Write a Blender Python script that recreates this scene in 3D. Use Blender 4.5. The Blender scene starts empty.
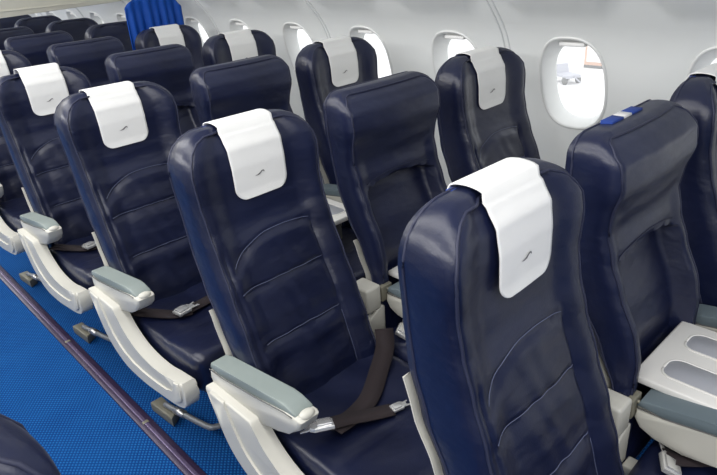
import bpy, bmesh, math, random
from mathutils import Vector, Matrix
random.seed(4)
sc = bpy.context.scene
C = bpy.context.collection
PITCH = 0.81

# ---------------------------------------------------------------- materials
def mat(name, col, rough=.5, metal=0., spec=.5, coat=0.):
    m = bpy.data.materials.new(name); m.use_nodes = True
    b = m.node_tree.nodes['Principled BSDF']
    b.inputs['Base Color'].default_value = (*col, 1)
    b.inputs['Roughness'].default_value = rough
    b.inputs['Metallic'].default_value = metal
    b.inputs['Specular IOR Level'].default_value = spec
    b.inputs['Coat Weight'].default_value = coat
    return m
def nd(m, t): return m.node_tree.nodes.new(t)
def lk(m, a, b): m.node_tree.links.new(a, b)
def bsdf(m): return m.node_tree.nodes['Principled BSDF']
def coords(m, scale=(1,1,1), rot=(0,0,0)):
    t = nd(m, 'ShaderNodeTexCoord'); mp = nd(m, 'ShaderNodeMapping')
    mp.inputs['Scale'].default_value = scale; mp.inputs['Rotation'].default_value = rot
    lk(m, t.outputs['Object'], mp.inputs['Vector']); return mp.outputs['Vector']
def noise(m, v, scale, detail=3):
    n = nd(m, 'ShaderNodeTexNoise'); n.inputs['Scale'].default_value = scale; n.inputs['Detail'].default_value = detail
    lk(m, v, n.inputs['Vector']); return n.outputs['Fac']
def ramp(m, fac, stops):
    r = nd(m, 'ShaderNodeValToRGB'); e = r.color_ramp.elements
    e[0].position, e[0].color = stops[0][0], (*stops[0][1], 1)
    e[1].position, e[1].color = stops[-1][0], (*stops[-1][1], 1)
    lk(m, fac, r.inputs['Fac']); return r.outputs['Color']
def bump(m, h, strength, dist, prev=None):
    b = nd(m, 'ShaderNodeBump'); b.inputs['Strength'].default_value = strength; b.inputs['Distance'].default_value = dist
    lk(m, h, b.inputs['Height'])
    if prev is not None: lk(m, prev, b.inputs['Normal'])
    return b.outputs['Normal']

def leather(name, c0, c1, rough):
    m = mat(name, c0, rough, 0, .5)
    v = coords(m)
    big = noise(m, v, 5, 2)
    lk(m, ramp(m, big, [(.35, c0), (.7, c1)]), bsdf(m).inputs['Base Color'])
    w = noise(m, coords(m, (9, 14, 22), (0, .5, 0)), 1.0, 2)
    n1 = bump(m, w, .35, .012)
    n2 = bump(m, noise(m, v, 260, 2), .12, .002, n1)
    lk(m, n2, bsdf(m).inputs['Normal'])
    return m
M = {}
M['leather'] = leather('navy_leather', (.0034, .0056, .023), (.0060, .0095, .035), .35)
M['leather_mid'] = leather('navy_leather_blank', (.0042, .0066, .026), (.0074, .0113, .040), .37)
M['seam'] = mat('seam_thread', (.012, .015, .04), .6)
M['stitch'] = mat('pale_thread', (.10, .115, .19), .6)
M['plastic'] = mat('cream_plastic', (.50, .49, .44), .42)
M['plastic_dark'] = mat('grey_gap', (.10, .10, .10), .6)
M['pad'] = mat('grey_green_pad', (.20, .235, .225), .5)
M['pad_teal'] = mat('slate_pad', (.12, .155, .175), .45)
M['metal'] = mat('brushed_metal', (.55, .54, .52), .3, .9)
M['tube'] = mat('grey_tube', (.20, .21, .22), .4, .3)
M['bracket'] = mat('khaki_bracket', (.21, .20, .155), .45, .3)
M['belt'] = mat('brown_webbing', (.014, .008, .010), .85)
M['buckle'] = mat('buckle_silver', (.75, .75, .74), .25, .7)
M['velcro'] = mat('blue_velcro', (.008, .035, .20), .9)
M['tag'] = mat('pale_tag', (.55, .55, .55), .8)
M['recess'] = mat('grey_recess', (.30, .31, .34), .35)
M['table'] = mat('table_white', (.70, .69, .66), .35)
m = mat('white_cover', (.73, .73, .715), .9, 0, .1); M['cover'] = m
chk = nd(m, 'ShaderNodeTexChecker'); chk.inputs['Scale'].default_value = 300
lk(m, coords(m), chk.inputs['Vector'])
n1 = bump(m, noise(m, coords(m), 14, 2), .18, .01)
lk(m, bump(m, chk.outputs['Fac'], .35, .001, n1), bsdf(m).inputs['Normal'])
M['logo'] = mat('logo_grey', (.12, .115, .12), .7)
M['track'] = mat('track_plum', (.035, .022, .055), .3, .2)
M['track_line'] = mat('track_violet', (.13, .10, .18), .25, .4)
m = mat('blue_carpet', (.01, .06, .3), .95, 0, .1); M['carpet'] = m
def wave(m, rot, scale):
    w = nd(m, 'ShaderNodeTexWave'); w.wave_type = 'BANDS'; w.bands_direction = 'X'
    w.inputs['Scale'].default_value = scale; w.inputs['Distortion'].default_value = .4
    lk(m, coords(m, (1, 1, 1), (0, 0, rot)), w.inputs['Vector']); return w.outputs['Fac']
mx = nd(m, 'ShaderNodeMath'); mx.operation = 'MULTIPLY'
lk(m, wave(m, .65, 26), mx.inputs[0]); lk(m, wave(m, -.75, 26), mx.inputs[1])
ad = nd(m, 'ShaderNodeMath'); ad.operation = 'MULTIPLY_ADD'; ad.inputs[1].default_value = .25
lk(m, noise(m, coords(m), 5, 4), ad.inputs[0]); lk(m, mx.outputs[0], ad.inputs[2])
lk(m, ramp(m, ad.outputs[0], [(.1, (.002, .032, .155)), (.85, (.013, .125, .37))]), bsdf(m).inputs['Base Color'])
lk(m, bump(m, mx.outputs[0], .5, .004), bsdf(m).inputs['Normal'])
m = mat('wall_panel', (.79, .81, .80), .32, 0, .5); M['wall'] = m
lk(m, bump(m, noise(m, coords(m, (1, .6, .6)), 3, 1), .06, .03), bsdf(m).inputs['Normal'])
M['seamline'] = mat('panel_joint', (.66, .68, .68), .5)
M['ceiling'] = mat('ceiling_white', (.78, .78, .76), .5)
M['cream'] = mat('cream_divider', (.60, .585, .50), .6)
M['frame'] = mat('window_reveal', (.72, .73, .72), .35)
M['shade'] = mat('shade_handle', (.85, .85, .84), .3)
m = mat('curtain_blue', (.001, .055, .32), .6, 0, .25); M['curtain'] = m
m = bpy.data.materials.new('window_pane'); m.use_nodes = True; M['pane'] = m
nt = m.node_tree; nt.nodes.remove(nt.nodes['Principled BSDF'])
tr = nt.nodes.new('ShaderNodeBsdfTransparent'); tl = nt.nodes.new('ShaderNodeBsdfTranslucent'); tl.inputs['Color'].default_value = (1, 1, 1, 1)
ms = nt.nodes.new('ShaderNodeMixShader'); ms.inputs[0].default_value = .2
nt.links.new(tr.outputs[0], ms.inputs[1]); nt.links.new(tl.outputs[0], ms.inputs[2])
nt.links.new(ms.outputs[0], nt.nodes['Material Output'].inputs['Surface'])
M['apron'] = mat('apron_concrete', (.80, .79, .78), .9)
M['terminal'] = mat('terminal_peach', (.62, .40, .30), .9)
M['terminal_pale'] = mat('terminal_pale', (.85, .82, .80), .9)
M['jet'] = mat('cart_grey', (.42, .42, .47), .5)

# ---------------------------------------------------------------- builders
def link(name, me, m, parent=None, smooth=True, loc=(0, 0, 0)):
    o = bpy.data.objects.new(name, me); C.objects.link(o)
    if isinstance(m, (list, tuple)):
        for k in m: me.materials.append(k)
    else: me.materials.append(m)
    if smooth:
        for p in me.polygons: p.use_smooth = True
    o.parent = parent; o.location = loc
    return o
def from_bm(name, bm, m, parent=None, smooth=True, loc=(0, 0, 0)):
    bmesh.ops.recalc_face_normals(bm, faces=bm.faces)
    me = bpy.data.meshes.new(name); bm.to_mesh(me); bm.free()
    return link(name, me, m, parent, smooth, loc)
def sharp(o, deg=40):
    me = o.data
    bm = bmesh.new(); bm.from_mesh(me)
    for e in bm.edges:
        if len(e.link_faces) == 2 and e.calc_face_angle(0) > math.radians(deg): e.smooth = False
    bm.to_mesh(me); bm.free(); return o
def raw(name, vs, fs, m, parent=None, smooth=True):
    me = bpy.data.meshes.new(name); me.from_pydata(vs, [], fs); me.update()
    bm = bmesh.new(); bm.from_mesh(me); bmesh.ops.remove_doubles(bm, verts=bm.verts, dist=1e-6)
    bpy.data.meshes.remove(me)
    return from_bm(name, bm, m, parent, smooth)
def add_prism(bm, pts, axis, a0, a1, bev=.004, seg=2):
    """extrude a closed 2-D outline along an axis (0 x: pts are y,z; 1 y: x,z; 2 z: x,y)"""
    def P(p, a):
        return {0: (a, p[0], p[1]), 1: (p[0], a, p[1]), 2: (p[0], p[1], a)}[axis]
    n = len(pts)
    v0 = [bm.verts.new(P(p, a0)) for p in pts]; v1 = [bm.verts.new(P(p, a1)) for p in pts]
    f0 = bm.faces.new(v0); f1 = bm.faces.new(v1[::-1])
    fs = [f0, f1]
    for i in range(n):
        fs.append(bm.faces.new((v0[i], v1[i], v1[(i+1) % n], v0[(i+1) % n])))
    if bev:
        es = list(f0.edges) + list(f1.edges)
        bmesh.ops.bevel(bm, geom=es, offset=bev, segments=seg, affect='EDGES', profile=.5, clamp_overlap=True)
def add_box(bm, lo, hi, bev=.004, seg=2):
    r = bmesh.ops.create_cube(bm, size=1)
    c = [(a+b)/2 for a, b in zip(lo, hi)]; s = [b-a for a, b in zip(lo, hi)]
    for v in r['verts']: v.co = Vector((c[0]+v.co.x*s[0], c[1]+v.co.y*s[1], c[2]+v.co.z*s[2]))
    if bev:
        es = set(e for v in r['verts'] for e in v.link_edges)
        bmesh.ops.bevel(bm, geom=list(es), offset=bev, segments=seg, affect='EDGES', profile=.5)
def smooth_path(pts, n=6):
    pts = [Vector(p) for p in pts]; out = []
    for i in range(len(pts)-1):
        p0 = pts[max(i-1, 0)]; p1 = pts[i]; p2 = pts[i+1]; p3 = pts[min(i+2, len(pts)-1)]
        for k in range(n):
            t = k/n
            out.append(.5*((2*p1)+(p2-p0)*t+(2*p0-5*p1+4*p2-p3)*t*t+(3*p1-p0-3*p2+p3)*t**3))
    out.append(pts[-1]); return out
def add_tube(bm, pts, r, seg=8, caps=True):
    pts = [Vector(p) for p in pts]; rings = []
    up = Vector((0, 0, 1))
    for i, p in enumerate(pts):
        d = (pts[min(i+1, len(pts)-1)]-pts[max(i-1, 0)]).normalized()
        a = d.cross(up)
        if a.length < .05: a = d.cross(Vector((1, 0, 0)))
        a.normalize(); b = a.cross(d)
        rings.append([bm.verts.new(p+r*(math.cos(2*math.pi*k/seg)*a+math.sin(2*math.pi*k/seg)*b)) for k in range(seg)])
    for i in range(len(rings)-1):
        for k in range(seg):
            bm.faces.new((rings[i][k], rings[i][(k+1) % seg], rings[i+1][(k+1) % seg], rings[i+1][k]))
    if caps: bm.faces.new(rings[0][::-1]); bm.faces.new(rings[-1])
def rounded_grid_box(lo, hi, r, n=(14, 14, 6)):
    """a box of fine quads with softly rounded edges"""
    c = Vector([(a+b)/2 for a, b in zip(lo, hi)]); h = Vector([(b-a)/2 for a, b in zip(lo, hi)])
    vs, fs = [], []
    def face(ax, sgn):
        u, v = [i for i in range(3) if i != ax]
        base = len(vs); nu, nv = n[u], n[v]
        for i in range(nu+1):
            for j in range(nv+1):
                p = [0, 0, 0]; p[ax] = sgn*h[ax]; p[u] = h[u]*(2*i/nu-1); p[v] = h[v]*(2*j/nv-1)
                q = Vector([max(-h[k]+r, min(h[k]-r, p[k])) for k in range(3)])
                d = Vector(p)-q
                if d.length > 1e-9: d = d.normalized()*r
                vs.append(q+d+c)
        for i in range(nu):
            for j in range(nv):
                a = base+i*(nv+1)+j; fs.append((a, a+nv+1, a+nv+2, a+1))
    for ax in range(3):
        for s in (-1, 1): face(ax, s)
    return vs, fs
def interp(tab, x):
    if x <= tab[0][0]: return tab[0][1]
    for (x0, y0), (x1, y1) in zip(tab, tab[1:]):
        if x <= x1:
            t = (x-x0)/(x1-x0); t = t*t*(3-2*t)*.45+t*.55
            return y0+(y1-y0)*t
    return tab[-1][1]
def sstep(a, b, x):
    t = max(0, min(1, (x-a)/(b-a))); return t*t*(3-2*t)
def empty(name, loc, label, cat, group=None):
    o = bpy.data.objects.new(name, None); C.objects.link(o); o.location = loc; o.empty_display_size = .1
    tag(o, label, cat, group); return o
def tag(o, label, cat, group=None, kind=None):
    o['label'] = label; o['category'] = cat
    if group: o['group'] = group
    if kind: o['kind'] = kind
    return o
def struct(o): o['kind'] = 'structure'; return o
def copy_tree(o, parent=None):
    c = o.copy(); C.objects.link(c); c.parent = parent
    for ch in o.children: copy_tree(ch, c)
    return c

# ---------------------------------------------------------------- seat back
ZT, ZB = 1.205, .40
RCS = {'d': .088, 'm': .046}
YF = [(.40, -.272), (.5, -.242), (.6, -.208), (.7, -.172), (.8, -.130), (.9, -.090), (.97, -.066), (1.04, -.054), (1.10, -.052), (1.15, -.045), (1.185, -.026), (1.205, -.004)]
YB = [(.40, -.175), (.5, -.148), (.6, -.108), (.7, -.058), (.8, -.002), (.9, .036), (1.0, .050), (1.1, .056), (1.17, .054), (1.212, .047)]
WD = [(.40, .203), (.6, .202), (.75, .200), (.9, .196), (1.0, .197), (1.1, .204), (1.212, .204)]
WM = [(.40, .225), (.54, .222), (.62, .192), (.7, .190), (.9, .193), (1.0, .196), (1.1, .205), (1.212, .207)]
YFM = [(.40, -.165), (.5, -.160), (.6, -.156), (.68, -.150), (.75, -.132), (.86, -.085), (.93, -.058), (.99, -.050), (1.04, -.060), (1.10, -.078), (1.15, -.072), (1.185, -.048), (1.205, -.022)]
def half_width(z, wtab):
    RC = RCS['m' if wtab is WM else 'd']
    w = interp(wtab, z); k = z-(ZT-RC)
    if k > 0: w -= RC-math.sqrt(max(0, RC*RC-k*k))
    return w
def arch_z(x): return .918-.9*(x-.02)**2-.9*max(0, -x-.03)**1.6
def recess_depth(x, z):
    top = .916-.9*x*x
    return sstep(.164, .152, abs(x))*sstep(top+.006, top-.010, z)
def front_y(x, z, kind):
    w = half_width(z, WM if kind == 'mid' else WD)
    u = abs(x)/max(w, .01)
    y = interp(YFM if kind == 'mid' else YF, z)
    head = sstep(.93, 1.05, z)
    if kind == 'mid':
        y -= .012*sstep(.70, .92, u)*(1-head)*sstep(.60, .75, z)
        y += .052*recess_depth(x, z)
        y -= .008*(1-u*u)*head
        y -= .006*math.exp(-((z-.941)/.02)**2)*(1-u**4)
    else:
        y -= .022*sstep(.52, .90, u)*(1-.15*head)          # side bolsters
        y -= .010*(1-(x/.14)**2)*sstep(.95, .90, z) if abs(x) < .14 else 0
        for f, k in ((lambda x: arch_z(x), 1), (lambda x: .798-.02*abs(x), .9), (lambda x: .655-.03*abs(x), .9)):
            if -.170 < x < .130:
                d = z-f(x); fade = sstep(.150, .125, abs(x+.02))
                y += .007*k*math.exp(-(d/.006)**2)*fade
                y -= .004*k*math.exp(-((d+.028)/.022)**2)*fade
        for sx in (-.172, .128):
            y += .006*math.exp(-((x-sx)/.006)**2)*sstep(.94, .9, z)
        # soft creases in the hide
        y += .0012*math.sin(38*z+60*x+3*math.sin(22*x))*sstep(.95, .85, z)*sstep(.8, .5, u)
        y += .0009*math.sin(60*(z-.6*x))*sstep(.45, .55, z)*sstep(.75, .65, z)
    # rounded front rim
    y += .010*max(0, (u-.93)/.07)**2
    return y
def back_y(x, z): return interp(YB, z)
def make_backrest(kind, parent, mt):
    wt = WM if kind == 'mid' else WD
    RC = RCS['m' if kind == 'mid' else 'd']
    NU = 60
    zs = [ZB+(ZT-RC-ZB)*i/88 for i in range(89)]
    zs += [ZT-RC+RC*math.sin(math.pi/2*k/9) for k in range(1, 10)]
    NV = len(zs)-1
    vs, fs = [], []
    def grid(fn, wt, inset):
        b = len(vs)
        for z in zs:
            w = half_width(z, wt)
            zz = z-inset*max(0, (z-(ZT-RC))/RC)
            for i in range(NU+1):
                u = 2*i/NU-1
                x = u*(w-inset)
                vs.append((x, fn(x, z), zz))
        for j in range(NV):
            for i in range(NU):
                a = b+j*(NU+1)+i; fs.append((a, a+1, a+NU+2, a+NU+1))
        return b
    f0 = grid(lambda x, z: front_y(x, z, kind), wt, .006)
    b0 = grid(back_y, wt, .005)
    # boundary loops
    def loop(b):
        L = [b+j*(NU+1) for j in range(NV+1)]
        L += [b+NV*(NU+1)+i for i in range(1, NU+1)]
        L += [b+j*(NU+1)+NU for j in range(NV-1, -1, -1)]
        return L
    LF, LB = loop(f0), loop(b0)
    K = 7; prev = LF; n = len(LF)
    nrm = []
    for i in range(n):
        a = Vector(vs[LF[max(i-1, 0)]]); c = Vector(vs[LF[min(i+1, n-1)]])
        d = c-a; nrm.append(Vector((-d.z, 0, d.x)).normalized())
    nrm = [sum((nrm[max(0, min(n-1, i+k))] for k in range(-3, 4)), Vector()).normalized() for i in range(n)]
    for k in range(1, K+1):
        t = k/K
        if k == K: cur = LB
        else:
            cur = []
            for i in range(n):
                p = Vector(vs[LF[i]]).lerp(Vector(vs[LB[i]]), t)
                p += nrm[i]*(.006*(1-t)+.008*math.sin(math.pi*t)**.6)*(1 if t < 1 else 0)
                cur.append(len(vs)); vs.append(tuple(p))
        for i in range(n-1):
            fs.append((prev[i], prev[i+1], cur[i+1], cur[i]))
        if k == K-1: rear_ring = cur
        prev = cur
    o = raw('backrest', vs, fs, mt, parent)
    sharp(o, 50)
    # piping round the front rim
    bm = bmesh.new()
    pts = [Vector(vs[i])+Vector((0, -.001, 0)) for i in LF[::2]]
    add_tube(bm, pts, .0032, 6)
    from_bm('piping', bm, M['seam'], o)
    bm = bmesh.new()
    pts = [Vector(vs[i]) for i in rear_ring[::2]]
    add_tube(bm, pts, .0030, 6)
    from_bm('rear_piping', bm, M['seam'], o)
    # stitched seams
    bm = bmesh.new()
    if kind != 'mid':
        for f, lo, hi in ((arch_z, -.152, .122), (lambda x: .798-.02*abs(x), -.16, .126), (lambda x: .655-.03*abs(x), -.14, .126)):
            if f is not arch_z: from_bm('stitching', bm, M['stitch'], o); bm = bmesh.new()
            add_tube(bm, [(x, front_y(x, f(x)+.006, kind)-.0008, f(x)+.006) for x in [lo+(hi-lo)*k/30 for k in range(31)]], .0009, 5)
        from_bm('stitching', bm, M['stitch'], o); bm = bmesh.new()
        for sx in (.128,):
            add_tube(bm, [(sx, front_y(sx, z, kind)-.0012, z) for z in [.46+.18*k/20 for k in range(21)]], .0009, 5)
    else:
        f = lambda x: .939-.9*x*x
        add_tube(bm, [(x, front_y(x, f(x), kind)-.0012, f(x)) for x in [-.15+.3*k/30 for k in range(31)]], .0012, 5)
    from_bm('stitching', bm, M['seam'] if kind == 'mid' else M['stitch'], o)
    return o
def make_shell(parent, wt=WD, top=.73):
    vs, fs = [], []
    zs = [.36+(top-.36)*i/24 for i in range(25)]
    for s in (0, 1):
        for z in zs:
            w = half_width(max(z, .4), wt)+.007+.004*sstep(.74, .55, z); y = interp(YB, z)
            for i in range(13):
                u = 2*i/12-1
                vs.append((u*w, y+((.019+.012*sstep(.70, .5, z)) if s else .012)-(.010 if s else 0)*abs(u)**4, z))
    n = 25*13
    for j in range(24):
        for i in range(12):
            a = j*13+i; fs.append((a, a+1, a+14, a+13)); fs.append((n+a, n+a+13, n+a+14, n+a+1))
    edge = [j*13 for j in range(25)]+[24*13+i for i in range(1, 13)]+[j*13+12 for j in range(23, -1, -1)]+[i for i in range(11, 0, -1)]
    for a, b in zip(edge, edge[1:]+edge[:1]): fs.append((a, b, n+b, n+a))
    return sharp(raw('back_shell', vs, fs, M['plastic'], parent), 40)
def make_cushion(parent, hw, mt, dx=0):
    vs, fs = rounded_grid_box((-hw, -.735, .355), (hw, -.20, .475), .035, (24, 30, 8))
    out = []
    for v in vs:
        t = (-.20-v.y)/.535
        z = v.z+.035*t*t*(1 if v.z > .41 else .3)
        top = sstep(.42, .47, v.z)
        z -= top*.012*(1-(v.x/hw)**2)*(1-abs(2*t-1)**3)
        for sy in (-.52,):
            z -= top*.006*math.exp(-((v.y-sy+.25*v.x*v.x)/.010)**2)
        z += top*.003*math.sin(40*v.x+25*v.y)*(1-t)
        out.append((v.x+dx, v.y, z))
    return raw('seat_cushion', out, fs, mt, parent)
def cushion_z(x, y, hw=.23):
    t = (-.20-y)/.535
    return .475+.035*t*t-.012*(1-(x/hw)**2)*(1-abs(2*t-1)**3)

# ---------------------------------------------------------------- seat furniture
def add_ribbon(bm, pts, width, th=.003, side=None):
    """flat webbing along a path; width vector may be given per point"""
    pts = [Vector(p) for p in pts]
    rows = []
    for i, p in enumerate(pts):
        d = (pts[min(i+1, len(pts)-1)]-pts[max(i-1, 0)]).normalized()
        a = Vector(side).normalized() if side else Vector((0, 0, 1)).cross(d).normalized()
        n = d.cross(a).normalized()
        rows.append([bm.verts.new(p+a*width/2*s+n*th/2*q) for s, q in ((-1, -1), (1, -1), (1, 1), (-1, 1))])
    for r0, r1 in zip(rows, rows[1:]):
        for k in range(4): bm.faces.new((r0[k], r0[(k+1) % 4], r1[(k+1) % 4], r1[k]))
    bm.faces.new(rows[0]); bm.faces.new(rows[-1][::-1])
def make_buckle(parent, loc, rotz, s=1.0, tilt=0):
    bm = bmesh.new()
    add_prism(bm, [(-.030, -.022), (.020, -.022), (.032, -.012), (.032, .012), (.020, .022), (-.030, .022)], 2, 0, .013, .004)
    add_prism(bm, [(-.024, -.017), (.012, -.017), (.012, .017), (-.024, .017)], 2, .010, .019, .003)
    add_prism(bm, [(.030, -.014), (.056, -.018), (.056, -.010), (.042, -.008), (.042, .008), (.056, .010), (.056, .018), (.030, .014)], 2, .004, .008, .001, 1)
    o = from_bm('buckle', bm, M['buckle'], parent); sharp(o, 35)
    o.location = loc; o.rotation_euler = (tilt, 0, rotz); o.scale = (s, s, s); return o
def on_cushion(pts, lift=.004):
    return [(x, y, cushion_z(x, y)+lift+dz) for x, y, dz in pts]
def make_belt(parent, kind):
    bm = bmesh.new()
    if kind == 'crossed':
        p = smooth_path([(.232, -.262, .535)]+on_cushion([(.20, -.295, .022), (.12, -.345, .008), (.03, -.40, .006), (-.05, -.425, .010), (-.13, -.432, .016)]), 5)
        add_ribbon(bm, p, .056)
        p = smooth_path(on_cushion([(-.14, -.420, .030), (-.08, -.435, .02), (-.02, -.463, .012), (.03, -.485, .006)]), 5)
        add_ribbon(bm, p, .046)
        b = from_bm('seat_belt', bm, M['belt'], parent)
        make_buckle(b, on_cushion([(.045, -.49, .003)])[0], -.25, .62)
        make_buckle(b, (-.165, -.432, cushion_z(-.165, -.43)+.045), 2.6, 1.0, .3)
    elif kind == 'laid':
        p = smooth_path([(-.215, -.285, .49)]+on_cushion([(-.17, -.355, .012), (-.12, -.405, .006), (-.07, -.425, .006)]), 5)
        add_ribbon(bm, p, .05)
        p = smooth_path(on_cushion([(-.085, -.42, .012), (.02, -.40, .007), (.10, -.37, .010), (.18, -.32, .02)])+[(.228, -.27, .52)], 5)
        add_ribbon(bm, p, .05)
        b = from_bm('seat_belt', bm, M['belt'], parent)
        make_buckle(b, on_cushion([(-.10, -.425, .014)])[0], .15, 1.0)
    else:
        p = smooth_path([(-.215, -.26, .50)]+on_cushion([(-.17, -.30, .012), (-.08, -.37, .006), (.02, -.43, .006)]), 5)
        add_ribbon(bm, p, .05)
        b = from_bm('seat_belt', bm, M['belt'], parent)
        make_buckle(b, (-.226, -.268, .484), .5, 1.05, .5)
    return b
def make_aisle_panel(parent, sx=1):
    out = [(-.095, .545), (-.118, .485), (-.160, .395), (-.215, .340), (-.305, .306), (-.43, .306), (-.55, .322), (-.675, .345), (-.740, .375), (-.752, .425), (-.738, .458)]
    inn = [(-.65, .440), (-.585, .428), (-.50, .428), (-.418, .446), (-.35, .490), (-.305, .548)]
    so = [(p.y, p.z) for p in smooth_path([(0, *q) for q in out], 5)]
    si = [(p.y, p.z) for p in smooth_path([(0, *q) for q in inn], 5)]
    bm = bmesh.new()
    add_prism(bm, so+si, 0, -.292, -.245, .008, 3)
    o = sharp(from_bm('aisle_panel', bm, M['plastic'], parent), 50)
    # raised rib running round the lower edge
    def toward(p, q, t): return (p[0]+(q[0]-p[0])*t, p[1]+(q[1]-p[1])*t)
    n = 40
    A = [so[int(i*(len(so)-1)/n)] for i in range(n+1)]
    B = [si[::-1][int(i*(len(si)-1)/n)] for i in range(n+1)]
    rib = [toward(a, b, .14) for a, b in zip(A, B)]; rib2 = [toward(a, b, .46) for a, b in zip(A, B)]
    bm = bmesh.new(); add_prism(bm, rib+rib2[::-1], 0, -.298, -.285, .005, 3)
    sharp(from_bm('panel_rib', bm, M['plastic'], o), 50)
    return o
def make_armrest(parent, x0, x1, pad, z0=0., y0=0., front_cap=True, y1=-.515):
    L = y1
    side = [(-.088, .588), (-.084, .560), (-.100, .535), (-.135, .518), (-.20, .512), (-.30, .514), (-.39, .524), (L+.05, .545), (L+.012, .570), (L, .597), (L+.010, .606), (L+.05, .606), (-.30, .596), (-.15, .590)]
    lift = lambda y: .048*sstep(-.09, -.58, y)-.006
    side = [(y+y0, z+z0+lift(y)) for y, z in side]
    bm = bmesh.new(); add_prism(bm, side, 0, x0, x1, .009, 3)
    o = sharp(from_bm('armrest', bm, M['plastic'], parent), 50)
    top = [(-.086, .592), (-.094, .611), (-.12, .616), (-.28, .624), (-.40, .626), (L+.06, .624), (L+.025, .612), (L+.02, .603), (L+.06, .604), (-.30, .596), (-.15, .590)]
    top = [(y+y0, z+z0+lift(y)) for y, z in top]
    bm = bmesh.new(); add_prism(bm, top, 0, x0+.003, x1-.002, .007, 3)
    sharp(from_bm('armrest_pad', bm, pad, o), 50)
    bm = bmesh.new()
    for xs in (x0-.0006, x1-.0004):
        add_tube(bm, [(xs, y+y0, z+z0+lift(y)) for y, z in ((-.09, .592), (-.15, .5915), (-.30, .598), (L+.06, .605), (L+.03, .603))], .0016, 5)
    from_bm('pad_gap', bm, M['plastic_dark'], o)
    if front_cap:
        bm = bmesh.new()
        bmesh.ops.create_uvsphere(bm, u_segments=16, v_segments=10, radius=1)
        for v in bm.verts: v.co = Vector(((x0+x1)/2+v.co.x*.022, L+.013+y0+v.co.y*.014, .602+z0+lift(L)+v.co.z*.011))
        from_bm('armrest_tip', bm, M['plastic'], o)
    return o
def make_hinge(parent, dx):
    bm = bmesh.new()
    add_box(bm, (.258, -.168, .528), (.322, -.085, .616), .009, 3)
    for v in bm.verts: v.co.x += dx
    o = sharp(from_bm('hinge_cover', bm, M['plastic'], parent), 50)
    bm = bmesh.new()
    add_prism(bm, [(.264, .37), (.335, .37), (.335, .530), (.322, .540), (.264, .505)], 1, -.168, -.145, .005)
    for v in bm.verts: v.co.x += dx
    sharp(from_bm('side_panel', bm, M['plastic'], parent), 50)
    bm = bmesh.new()
    add_box(bm, (.325, -.168, .548), (.372, -.150, .602), .003)
    for z in (.566, .588):
        bmesh.ops.create_uvsphere(bm, u_segments=8, v_segments=6, radius=.005, matrix=Matrix.Translation((.35, -.170, z)))
    for v in bm.verts: v.co.x += dx
    sharp(from_bm('hinge_bracket', bm, M['bracket'], parent), 50)
    bm = bmesh.new(); add_box(bm, (.30+dx, -.205, .40), (.34+dx, -.172, .43), .004); from_bm('panel_latch', bm, M['plastic'], parent)
def make_legs(parent, x, floor_bar=True):
    bm = bmesh.new()
    add_box(bm, (-.02, -.275, .0), (.02, -.215, .37), .006)
    sharp(from_bm('leg', bm, M['bracket'], parent), 50)
    bm = bmesh.new()
    add_box(bm, (.14, -.275, .0), (.18, -.215, .37), .006)
    sharp(from_bm('leg', bm, M['bracket'], parent), 50)
    if floor_bar:
        bm = bmesh.new(); add_prism(bm, [(x-.030, -.21), (x+.018, -.21), (x+.024, -.33), (x-.018, -.36)], 2, .0, .045, .006)
        sharp(from_bm('floor_bracket', bm, M['bracket'], parent), 50)
        bm = bmesh.new()
        p = smooth_path([(x, -.28, .055), (x+.018, -.40, .062), (x+.040, -.525, .07), (x+.062, -.552, .07), (x+.12, -.562, .07), (x+.40, -.565, .07)], 5)
        add_tube(bm, p, .011, 10)
        o = from_bm('baggage_bar', bm, M['tube'], parent)
        bm = bmesh.new(); add_tube(bm, [p[3], p[5]], .015, 10)
        from_bm('bar_collar', bm, M['metal'], o)
def make_velcro(parent, big=False):
    if not big:
        bm = bmesh.new(); add_box(bm, (-.091, .030, ZT-.004), (-.060, .046, ZT+.0022), .0008, 1)
        from_bm('velcro_strip', bm, M['velcro'], parent); return
    for a, b, mm, nm in ((-.100, -.045, 'velcro', 'velcro_strip'), (-.045, -.005, 'tag', 'fabric_tag'), (-.005, .050, 'velcro', 'velcro_strip')):
        bm = bmesh.new(); add_box(bm, (a, .006, ZT-.002), (b, .034, ZT+.0105), .0008, 1)
        from_bm(nm, bm, M[mm], parent)
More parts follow.
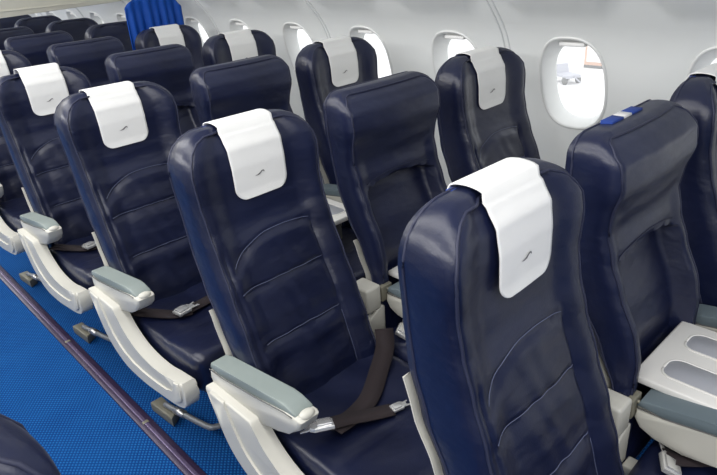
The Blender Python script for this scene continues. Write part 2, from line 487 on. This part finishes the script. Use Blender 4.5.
def make_seat(kind, belt, label, loc):
    root = empty('airline_seat', loc, label, 'airline seat', None)
    mt = M['leather_mid'] if kind == 'mid' else M['leather']
    make_backrest(kind, root, mt)
    if kind == 'mid':
        make_shell(root, WM); make_cushion(root, .27, mt, -.03); make_hinge(root, -.535); make_legs(root, -.17, False)
        bm = bmesh.new(); add_box(bm, (-.25, -.62, .30), (.20, -.20, .36), .01); sharp(from_bm('seat_frame', bm, M['plastic_dark'], root), 50)
        make_armrest(root, -.194, -.120, M['pad_teal'], -.008, -.082, True, -.56)
        make_armrest(root, .222, .294, M['pad_teal'], .004, -.015, True, -.56)
        # fold-out centre table with two long recesses
        bm = bmesh.new()
        add_prism(bm, [(-.138, -.128), (.166, -.128), (.166, -.50), (-.138, -.50)], 2, .600, .622, .006, 3)
        t = sharp(from_bm('centre_table', bm, M['table'], root), 50)
        for cx in (-.058, .082):
            pts = []
            for (px, py), a0 in (((cx-.012, -.205), 90), ((cx-.012, -.43), 180), ((cx+.012, -.43), 270), ((cx+.012, -.205), 0)):
                for k in range(7):
                    a = math.radians(a0+(90*k/6)); pts.append((px+.030*math.cos(a), py+.030*math.sin(a)))
            bm = bmesh.new(); add_prism(bm, pts, 2, .6205, .6232, .001, 1)
            from_bm('tray_recess', bm, M['recess'], t)
            bm = bmesh.new(); add_tube(bm, [(x, y, .6225) for x, y in pts+pts[:1]], .0030, 6)
            from_bm('recess_rim', bm, M['table'], t)
        bm = bmesh.new(); add_box(bm, (-.10, -.40, .45), (.14, -.18, .602), .01); sharp(from_bm('table_pedestal', bm, M['plastic_dark'], root), 50)
    else:
        make_shell(root, WD, .87 if label == 'tall shell' else .73); make_cushion(root, .23, mt)
        if kind == 'aisle':
            make_aisle_panel(root); make_armrest(root, -.266, -.206, M['pad'], y1=-.490)
            make_legs(root, -.19)
        else:
            make_legs(root, -.16, False)
    if belt: make_belt(root, belt)
    make_velcro(root, kind == 'mid')
    return root

ORD = ['nearest', 'second', 'third', 'fourth', 'fifth', 'sixth', 'seventh', 'eighth', 'ninth', 'tenth']
XA, XM, XW = 0.0, .535, 1.062
GA, GM, GW = 'navy seats along the aisle', 'blocked middle seats with bare headrests', 'navy seats along the windows'
aisle_labels = [
    'navy leather aisle seat closest to camera, its back filling the lower right middle',
    'navy aisle seat in second row with brown belt trailing across its cushion',
    'navy aisle seat in third row, wrinkled lumbar leather and silver belt buckle on cushion',
    'navy aisle seat in fourth row, third aisle armrest from the camera at its side',
    'navy aisle seat in fifth row, cut off by the left edge of the photo']
belts = [None, 'crossed', 'laid', 'laid', None]
first_laid = None
for r in range(5):
    if r in (3,):
        s = copy_tree(aisle2)
    elif r == 4:
        s = copy_tree(aisle0)
    else:
        s = make_seat('aisle', belts[r], 'tall shell' if r == 0 else '', (0, 0, 0))
        if r == 2: aisle2 = s
        if r == 0: aisle0 = s
    if r in (1, 2, 3):
        for ch in s.children:
            if ch.name.startswith('back') or ch.name.startswith('velcro'): ch.location.z -= .012
    if r in (0, 4):                       # this back stands a little more upright than its neighbours
        T = Matrix.Translation((0, .03, 1.2)) @ Matrix.Rotation(.060, 4, 'X') @ Matrix.Translation((0, -.03, -1.2))
        for ch in s.children:
            if ch.name.startswith('back'): ch.matrix_local = T
    s.location = (XA, r*PITCH, 0); s['label'] = aisle_labels[r]; s['group'] = GA
mid_labels = [
    'bare-topped navy middle seat beside white fold-out centre table, blue velcro on headrest',
    'bare-topped navy middle seat in second row, seen between two white covered headrests',
    'bare-topped navy middle seat in third row, directly behind the second-row aisle headrest',
    'bare-topped navy middle seat in fourth row, directly behind the third-row aisle headrest',
    'bare-topped navy middle seat in fifth row, directly behind the fourth-row aisle headrest',
    'bare-topped navy middle seat in sixth row, second smallest of the middle seats',
    'bare-topped navy middle seat in seventh row, at left edge of photo']
mid = None
for r in range(7):
    s = make_seat('mid', 'short', '', (0, 0, 0)) if r == 0 else copy_tree(mid)
    if r == 0: mid = s
    if r == 0:
        for ch in s.children:
            if ch.name.startswith(('back', 'velcro', 'fabric')): ch.location.z -= .007
    if r > 0:                              # only the nearest headrest shows its strips
        for ch in list(s.children):
            if ch.name.startswith(('velcro', 'fabric')): bpy.data.objects.remove(ch)
    s.location = (XM, r*PITCH, 0); s['label'] = mid_labels[r]; s['group'] = GM
win_labels = [
    'navy window seat in nearest row, cut off by right edge of photo',
    'navy window seat in second row, left of the nearest full window',
    'navy window seat in third row with white cover, in front of third window',
    'navy window seat in fourth row with white cover, ahead of the blue curtain row',
    'navy window seat in fifth row, white covered, directly under the blue curtain',
    'bare window seat just behind the blue curtain divider',
    'second bare window seat behind the blue curtain divider',
    'third bare window seat behind the blue curtain divider',
    'fourth bare window seat behind the blue curtain divider',
    'farthest bare window seat, at the left edge of photo']
for r in range(10):
    if r == 0: win = s = make_seat('window', None, '', (0, 0, 0))
    else: s = copy_tree(win)
    s.location = (XW, r*PITCH, 0); s['label'] = win_labels[r]; s['group'] = GW
# seat across the aisle, only its headrest corner enters the frame
s = copy_tree(win); s.location = (-.985, .03, 0)
s['label'] = 'dark seat headrest corner across the aisle at bottom left'
if 'group' in s: del s['group']

# ---------------------------------------------------------------- headrest covers
def make_cover():
    hw, lift = .085, .0045
    zf = [1.016+(ZT-1.016)*(k/44)**1.35 for k in range(45)]
    prof = [(interp(YF, z)-lift-.010*sstep(.93, 1.05, z)*0, z) for z in zf]
    path = []
    zt = ZT+lift
    for y, z in prof:
        if z < ZT-.006: path.append((y, z))
    NF = len(path)
    yf_, yb_ = front_y(0, ZT, 'aisle'), interp(YB, ZT)
    for k in range(0, 9):
        t = k/8; path.append((yf_+(yb_-yf_)*t, zt+.002+.006*math.sin(math.pi*t)**.7))
    for k in range(1, 14):
        z = ZT-(ZT-1.10)*k/13
        path.append((interp(YB, z)+lift+.012*sstep(0, 4, k), z))
    nx = 26; vs, fs = [], []
    for j, (y, z) in enumerate(path):
        # rounded lower corners at the front
        d = z-path[0][1] if j < NF else 1
        w = hw
        rr = .034
        if d < rr: w -= rr-math.sqrt(max(0, rr*rr-(rr-d)**2))
        for i in range(nx+1):
            u = 2*i/nx-1; x = u*w
            yy = y
            if NF <= j <= NF+8:
                t = (j-NF)/8; yy = min(front_y(x, ZT, 'aisle'), front_y(x, ZT-.008, 'aisle')-.001)*(1-t)+interp(YB, ZT)*t-lift*(1-t)
            if j < NF: yy = min(y, front_y(x, z, 'aisle')-lift)+.0016*math.sin(26*x+18*z)
            vs.append((x, yy, z))
    for j in range(len(path)-1):
        for i in range(nx):
            a = j*(nx+1)+i; fs.append((a, a+1, a+nx+2, a+nx+1))
    o = raw('headrest_cover', vs, fs, M['cover'])
    md = o.modifiers.new('Solidify', 'SOLIDIFY'); md.thickness = .0022; md.offset = 0
    # small swoosh emblem
    bm = bmesh.new()
    up = [(-.021, -.005), (-.010, -.0035), (0, 0), (.008, .0045), (.015, .0060), (.019, .003), (.0195, -.001)]
    lo = [(.0175, -.0005), (.0145, .0025), (.009, .0010), (.001, -.0045), (-.010, -.0062)]
    zc = 1.076; vv = []
    for x, z in up+lo: x, z = x*.80-.004, z*.95; vv.append(bm.verts.new((x, front_y(x, zc+z, 'aisle')-.0078, zc+z)))
    f = bm.faces.new(vv); bmesh.ops.triangulate(bm, faces=[f])
    from_bm('emblem', bm, M['logo'], o, False)
    return o
cover0 = make_cover()
GC = 'white headrest covers'
cov = [(XA, 0, 'white textured headrest cover on the aisle seat closest to camera'),
       (XA, 1, 'white headrest cover on the second-row aisle seat, with small dark emblem'),
       (XA, 2, 'white headrest cover on the third-row aisle seat, third largest'),
       (XA, 3, 'white headrest cover on the fourth-row aisle seat, upper left'),
       (XA, 4, 'white headrest cover cut off by the left edge of the photo'),
       (XW, 0, 'white headrest cover cut off by the right edge of the photo'),
       (XW, 1, 'white headrest cover on the window seat beside the nearest full window'),
       (XW, 2, 'white headrest cover on the third-row window seat'),
       (XW, 3, 'white headrest cover on the fourth-row window seat'),
       (XW, 4, 'white headrest cover in front of the blue curtain')]
DX = {(XA, 2): -.010, (XA, 1): .004, (XA, 3): .012, (XA, 0): .008}
for k, (x, r, lab) in enumerate(cov):
    o = cover0 if k == 0 else copy_tree(cover0)
    o.location = (x+DX.get((x, r), 0), r*PITCH, -.012 if x == XA and r in (1, 2, 3) else 0)
    tag(o, lab, 'headrest cover', GC)

# ---------------------------------------------------------------- curtain divider
def curtain():
    vs, fs = [], []; nx, nz = 96, 24
    x0, x1, z0, z1, yc = .878, 1.262, .93, 1.392, 3.365
    for j in range(nz+1):
        t = j/nz
        for i in range(nx+1):
            s = i/nx; x = x0+(x1-x0)*s
            ztop = z1-.028*abs(2*s-1)**3-.03*max(0, abs(2*s-1)-.82)/.18-.02*s
            z = z0+(ztop-z0)*t
            am = .008*(1-.45*sstep(.80, .9, t))
            y = yc+am*math.sin(2*math.pi*7*s+.5*math.sin(9*s))+.004*math.sin(2*math.pi*3.3*s+t*3)
            y += .004*math.exp(-((t-.86)/.02)**2)
            vs.append((x, y, z+.003*math.sin(2*math.pi*7*s)*t))
    for j in range(nz):
        for i in range(nx):
            a = j*(nx+1)+i; fs.append((a, a+1, a+nx+2, a+nx+1))
    o = raw('curtain_divider', vs, fs, M['curtain'])
    md = o.modifiers.new('Solidify', 'SOLIDIFY'); md.thickness = .006; md.offset = 0
    tag(o, 'bright blue pleated curtain divider standing behind the fifth-row window seat', 'curtain')
curtain()

# ---------------------------------------------------------------- cabin shell
XWALL = [(-.02, 1.33), (.2, 1.43), (.5, 1.495), (.85, 1.495), (1.03, 1.462), (1.218, 1.398), (1.35, 1.298), (1.5, 1.155), (1.65, 1.01), (1.78, .88)]
def xw(z):
    for (a, b), (c, d) in zip(XWALL, XWALL[1:]):
        if z <= c:
            break
    # smooth interpolation (Catmull-Rom over z)
    i = [k for k in range(len(XWALL)-1) if XWALL[k+1][0] >= z]; i = i[0] if i else len(XWALL)-2
    p = [XWALL[max(0, min(len(XWALL)-1, i+k))] for k in (-1, 0, 1, 2)]
    t = (z-p[1][0])/(p[2][0]-p[1][0])
    m1 = (p[2][1]-p[0][1])/max(1e-6, p[2][0]-p[0][0])*(p[2][0]-p[1][0]); m2 = (p[3][1]-p[1][1])/max(1e-6, p[3][0]-p[1][0])*(p[2][0]-p[1][0])
    return (2*t**3-3*t*t+1)*p[1][1]+(t**3-2*t*t+t)*m1+(-2*t**3+3*t*t)*p[2][1]+(t**3-t*t)*m2
WY0, WDY, WZ = .072, .5735, 1.034
WHW, WHH = .137, .184
K0, K1 = -3, 17
def wxy(y, z):
    """window bays: each panel is scooped outward above its window, with a plain rib between bays"""
    d = abs((y-WY0)/WDY-round((y-WY0)/WDY))*WDY
    rc = max(0, d-.16)
    return xw(z)-.040*sstep(1.295+.9*rc, 1.40+.9*rc, z)*sstep(.250, .205, d)
def se(a, hw, hh, p=2.6):
    c, s = math.cos(a), math.sin(a)
    return hw*math.copysign(abs(c)**(2/p), c), hh*math.copysign(abs(s)**(2/p), s)
NS = 64
def build_wall():
    bm = bmesh.new()
    ZL, ZH = WZ-.24, WZ+.235
    ya, yb = WY0+(K0-.5)*WDY, WY0+(K1+.5)*WDY
    ny = 36*(K1-K0+1)
    def strip(zs):
        g = [[bm.verts.new((wxy(ya+(yb-ya)*i/ny, z), ya+(yb-ya)*i/ny, z)) for i in range(ny+1)] for z in zs]
        for j in range(len(zs)-1):
            for i in range(ny): bm.faces.new((g[j][i], g[j+1][i], g[j+1][i+1], g[j][i+1]))
    strip([-.02+(ZL+.02)*k/14 for k in range(15)])
    strip([ZH+(1.78-ZH)*k/22 for k in range(23)])
    for k in range(K0, K1+1):
        yc = WY0+k*WDY; rings = []
        for q in range(8):
            t = q/7; ring = []
            for i in range(NS):
                a = 2*math.pi*i/NS+math.pi/4
                hy, hz = se(a, WHW, WHH)
                c, s = math.cos(a), math.sin(a); m_ = max(abs(c), abs(s))
                oy = c/m_*WDY/2; oz = s/m_; oz = oz*(ZH-WZ) if oz > 0 else oz*(WZ-ZL)
                y = yc+hy+(oy-hy)*t; z = WZ+hz+(oz-hz)*t
                x = wxy(y, z)
                if q == 0: x += .004
                ring.append(bm.verts.new((x, y, z)))
            rings.append(ring)
        for r0, r1 in zip(rings, rings[1:]):
            for i in range(NS): bm.faces.new((r0[i], r1[i], r1[(i+1) % NS], r0[(i+1) % NS]))
    bmesh.ops.remove_doubles(bm, verts=bm.verts, dist=1e-4)
    o = from_bm('wall_right', bm, M['wall']); struct(o)
build_wall()
def window(k):
    yc = WY0+k*WDY
    def ring(hw, hh, depth, dz=0):
        out = []
        for i in range(NS):
            a = 2*math.pi*i/NS; y, z = se(a, hw, hh)
            out.append((xw(WZ+z+dz)+depth, yc+y, WZ+z+dz))
        return out
    bm = bmesh.new()
    prof = [(.146, .193, -.001), (.143, .190, -.006), (.137, .184, -.006), (.133, .180, .002), (.126, .172, .025), (.116, .160, .055), (.112, .155, .075)]
    rs = [[bm.verts.new(p) for p in ring(*q)] for q in prof]
    for a, b in zip(rs, rs[1:]):
        for i in range(NS): bm.faces.new((a[i], a[(i+1) % NS], b[(i+1) % NS], b[i]))
    o = from_bm('window_%d' % (k+4), bm, M['frame']); struct(o)
    bm = bmesh.new()
    pr_ = [bm.verts.new(p) for p in ring(.1135, .157, .070)]
    bm.faces.new(pr_); from_bm('pane', bm, M['pane'], o, False)
    bm = bmesh.new()   # raised shade with its handle in the top of the reveal
    z0 = WZ+.152
    add_box(bm, (xw(z0)+.012, yc-.055, z0-.002), (xw(z0)+.040, yc+.055, z0+.016), .006, 3)
    from_bm('shade_handle', bm, M['shade'], o)
for k in range(K0, K1+1): window(k)
# panel joints
n = 0
for q in range(-1, 8):
    y = WY0+1.5*WDY+q*2*WDY; n += 1
    bm = bmesh.new()
    for off in (-.012, .012):
        add_tube(bm, [(wxy(y+off, z)-.001, y+off, z) for z in [.3+1.47*i/50 for i in range(51)]], .0035, 6)
    struct(from_bm('trim_%d' % n, bm, M['seamline']))
# floor, ceiling, rear
bm = bmesh.new(); add_box(bm, (-2.4, -2.6, -.04), (1.36, 9.6, 0), 0); struct(from_bm('floor', bm, M['carpet'], None, False))
bm = bmesh.new()
prof = [(.885, 1.775), (.78, 1.80), (.72, 1.86), (.72, 2.05), (.60, 2.16), (.3, 2.24), (-1.36, 2.24), (-1.66, 2.16), (-1.78, 2.05), (-1.78, 1.86), (-1.84, 1.80), (-2.0, 1.775)]
a = [bm.verts.new((x, -2.6, z)) for x, z in prof]; b = [bm.verts.new((x, 9.6, z)) for x, z in prof]
for i in range(len(prof)-1): bm.faces.new((a[i], a[i+1], b[i+1], b[i]))
struct(from_bm('ceiling', bm, M['ceiling'], None, False))
bm = bmesh.new()
zz = [-.02+1.8*i/30 for i in range(31)]
a = [bm.verts.new((-1.06-xw(z), -2.6, z)) for z in zz]; b = [bm.verts.new((-1.06-xw(z), 9.6, z)) for z in zz]
for i in range(30): bm.faces.new((a[i], a[i+1], b[i+1], b[i]))
struct(from_bm('wall_left', bm, M['wall']))
bm = bmesh.new(); add_box(bm, (-2.6, -2.66, -.04), (1.6, -2.6, 2.26), 0); struct(from_bm('wall_front', bm, mat('bulkhead_blue_grey', (.22, .25, .33), .7), None, False))  # unseen front wall, coloured dark and bluish to cool reflections on the leather
bm = bmesh.new(); add_box(bm, (-2.4, 9.6, -.04), (1.6, 9.66, 2.26), 0); struct(from_bm('wall_rear', bm, M['wall'], None, False))
bm = bmesh.new()
add_prism(bm, [(-2.2, 1.290), (.4, 1.310), (1.285, 1.334), (1.13, 1.50), (.86, 1.775), (.74, 1.82), (.72, 2.06), (.3, 2.235), (-1.3, 2.235), (-1.76, 2.06), (-1.82, 1.82), (-2.2, 1.60)], 1, 4.30, 4.35, .010, 2)
add_box(bm, (-1.0, 4.294, 1.350), (1.0, 4.302, 1.356), 0)
struct(sharp(from_bm('wall_divider', bm, M['cream'])))
# seat track in the carpet
bm = bmesh.new(); add_box(bm, (-.300, -2.2, 0), (-.246, 9.6, .010), .004)
o = sharp(from_bm('trim_20', bm, M['track'])); struct(o)
bm = bmesh.new(); add_box(bm, (-.281, -2.2, .008), (-.265, 9.6, .013), .002)
c = from_bm('track_insert', bm, M['track_line'], o)
bm = bmesh.new()
for y in (1.35, 2.15): add_box(bm, (-.285, y, .008), (-.261, y+.016, .0138), .002)
from_bm('track_clip', bm, M['bracket'], o)

# ---------------------------------------------------------------- outside
bm = bmesh.new(); add_box(bm, (3, -300, -3.6), (900, 600, -3.5), 0); struct(from_bm('ground', bm, M['apron'], None, False))
t = empty('baggage_cart', (20.6, 11.0, -3.5), 'small grey baggage cart on bright apron, seen through nearest full window', 'cart')
t.rotation_euler.z = -.5
bm = bmesh.new(); add_box(bm, (-.30, -.55, .22), (.30, .45, .34), .03); from_bm('cart_bed', bm, M['jet'], t, False)
bm = bmesh.new(); add_prism(bm, [(.20, .34), (.45, .34), (.45, .62), (.30, .62)], 0, -.28, .28, .02); from_bm('cart_cabinet', bm, M['jet'], t, False)
for x in (-.28, .28):
    for y in (-.4, .3):
        bm = bmesh.new(); add_tube(bm, [(x-.05, y, .13), (x+.05, y, .13)], .13, 16); from_bm('wheel', bm, M['plastic_dark'], t)
bm = bmesh.new(); add_tube(bm, [(0, -.55, .28), (0, -.95, .16)], .025, 8); from_bm('tow_bar', bm, M['jet'], t)
t = empty('cargo_container', (23.8, 11.25, -3.5), 'pale peach cargo container outside, at right edge of nearest full window', 'container')
bm = bmesh.new(); add_prism(bm, [(-.4, .12), (.4, .12), (.4, 1.5), (.1, 1.8), (-.4, 1.8)], 1, -.5, .5, .03); from_bm('container_body', bm, M['terminal'], t, False)
bm = bmesh.new(); add_box(bm, (-.43, -.38, .25), (-.40, .38, 1.1), .01); from_bm('container_door', bm, M['terminal_pale'], t, False)
bm = bmesh.new(); add_box(bm, (-.4, -.5, 0), (.4, .5, .12), .02); from_bm('container_base', bm, M['plastic_dark'], t, False)

# ---------------------------------------------------------------- light
w = bpy.data.worlds.new('World'); sc.world = w; w.use_nodes = True
w.node_tree.nodes['Background'].inputs['Color'].default_value = (.95, .98, 1, 1)
w.node_tree.nodes['Background'].inputs['Strength'].default_value = 1.7
def area(name, loc, rot, sx, sy, power, col=(1, .985, .96)):
    l = bpy.data.lights.new(name, 'AREA'); l.shape = 'RECTANGLE'; l.size = sx; l.size_y = sy; l.energy = power; l.color = col
    o = bpy.data.objects.new(name, l); C.objects.link(o); o.location = loc; o.rotation_euler = rot; return o
area('ceiling_light', (-.53, 3.4, 2.225), (0, 0, 0), .5, 11.5, 115)
area('left_fill_light', (-1.74, 3.4, 1.98), (0, math.radians(-70), 0), .16, 11.5, 135)  # added fill from the left to brighten the window wall

# ---------------------------------------------------------------- camera
cam = bpy.data.cameras.new('Camera'); co = bpy.data.objects.new('Camera', cam); C.objects.link(co); sc.camera = co
F, YAW, PIT, ROL = 608.4, .7338, .4445, -.0727
cam.sensor_width = 36; cam.lens = 36*F/717; cam.clip_end = 3000; cam.clip_start = .02
fw = Vector((math.sin(YAW)*math.cos(PIT), math.cos(YAW)*math.cos(PIT), -math.sin(PIT)))
r = Vector((math.cos(YAW), -math.sin(YAW), 0)); u = r.cross(fw)
r2 = math.cos(ROL)*r+math.sin(ROL)*u; u2 = -math.sin(ROL)*r+math.cos(ROL)*u
mw = Matrix((r2, u2, -fw)).transposed().to_4x4(); mw.translation = Vector((-.8508, -.5676, 1.5884)); co.matrix_world = mw
sc.view_settings.view_transform = 'Standard'; sc.view_settings.look = 'None'; sc.view_settings.exposure = 0
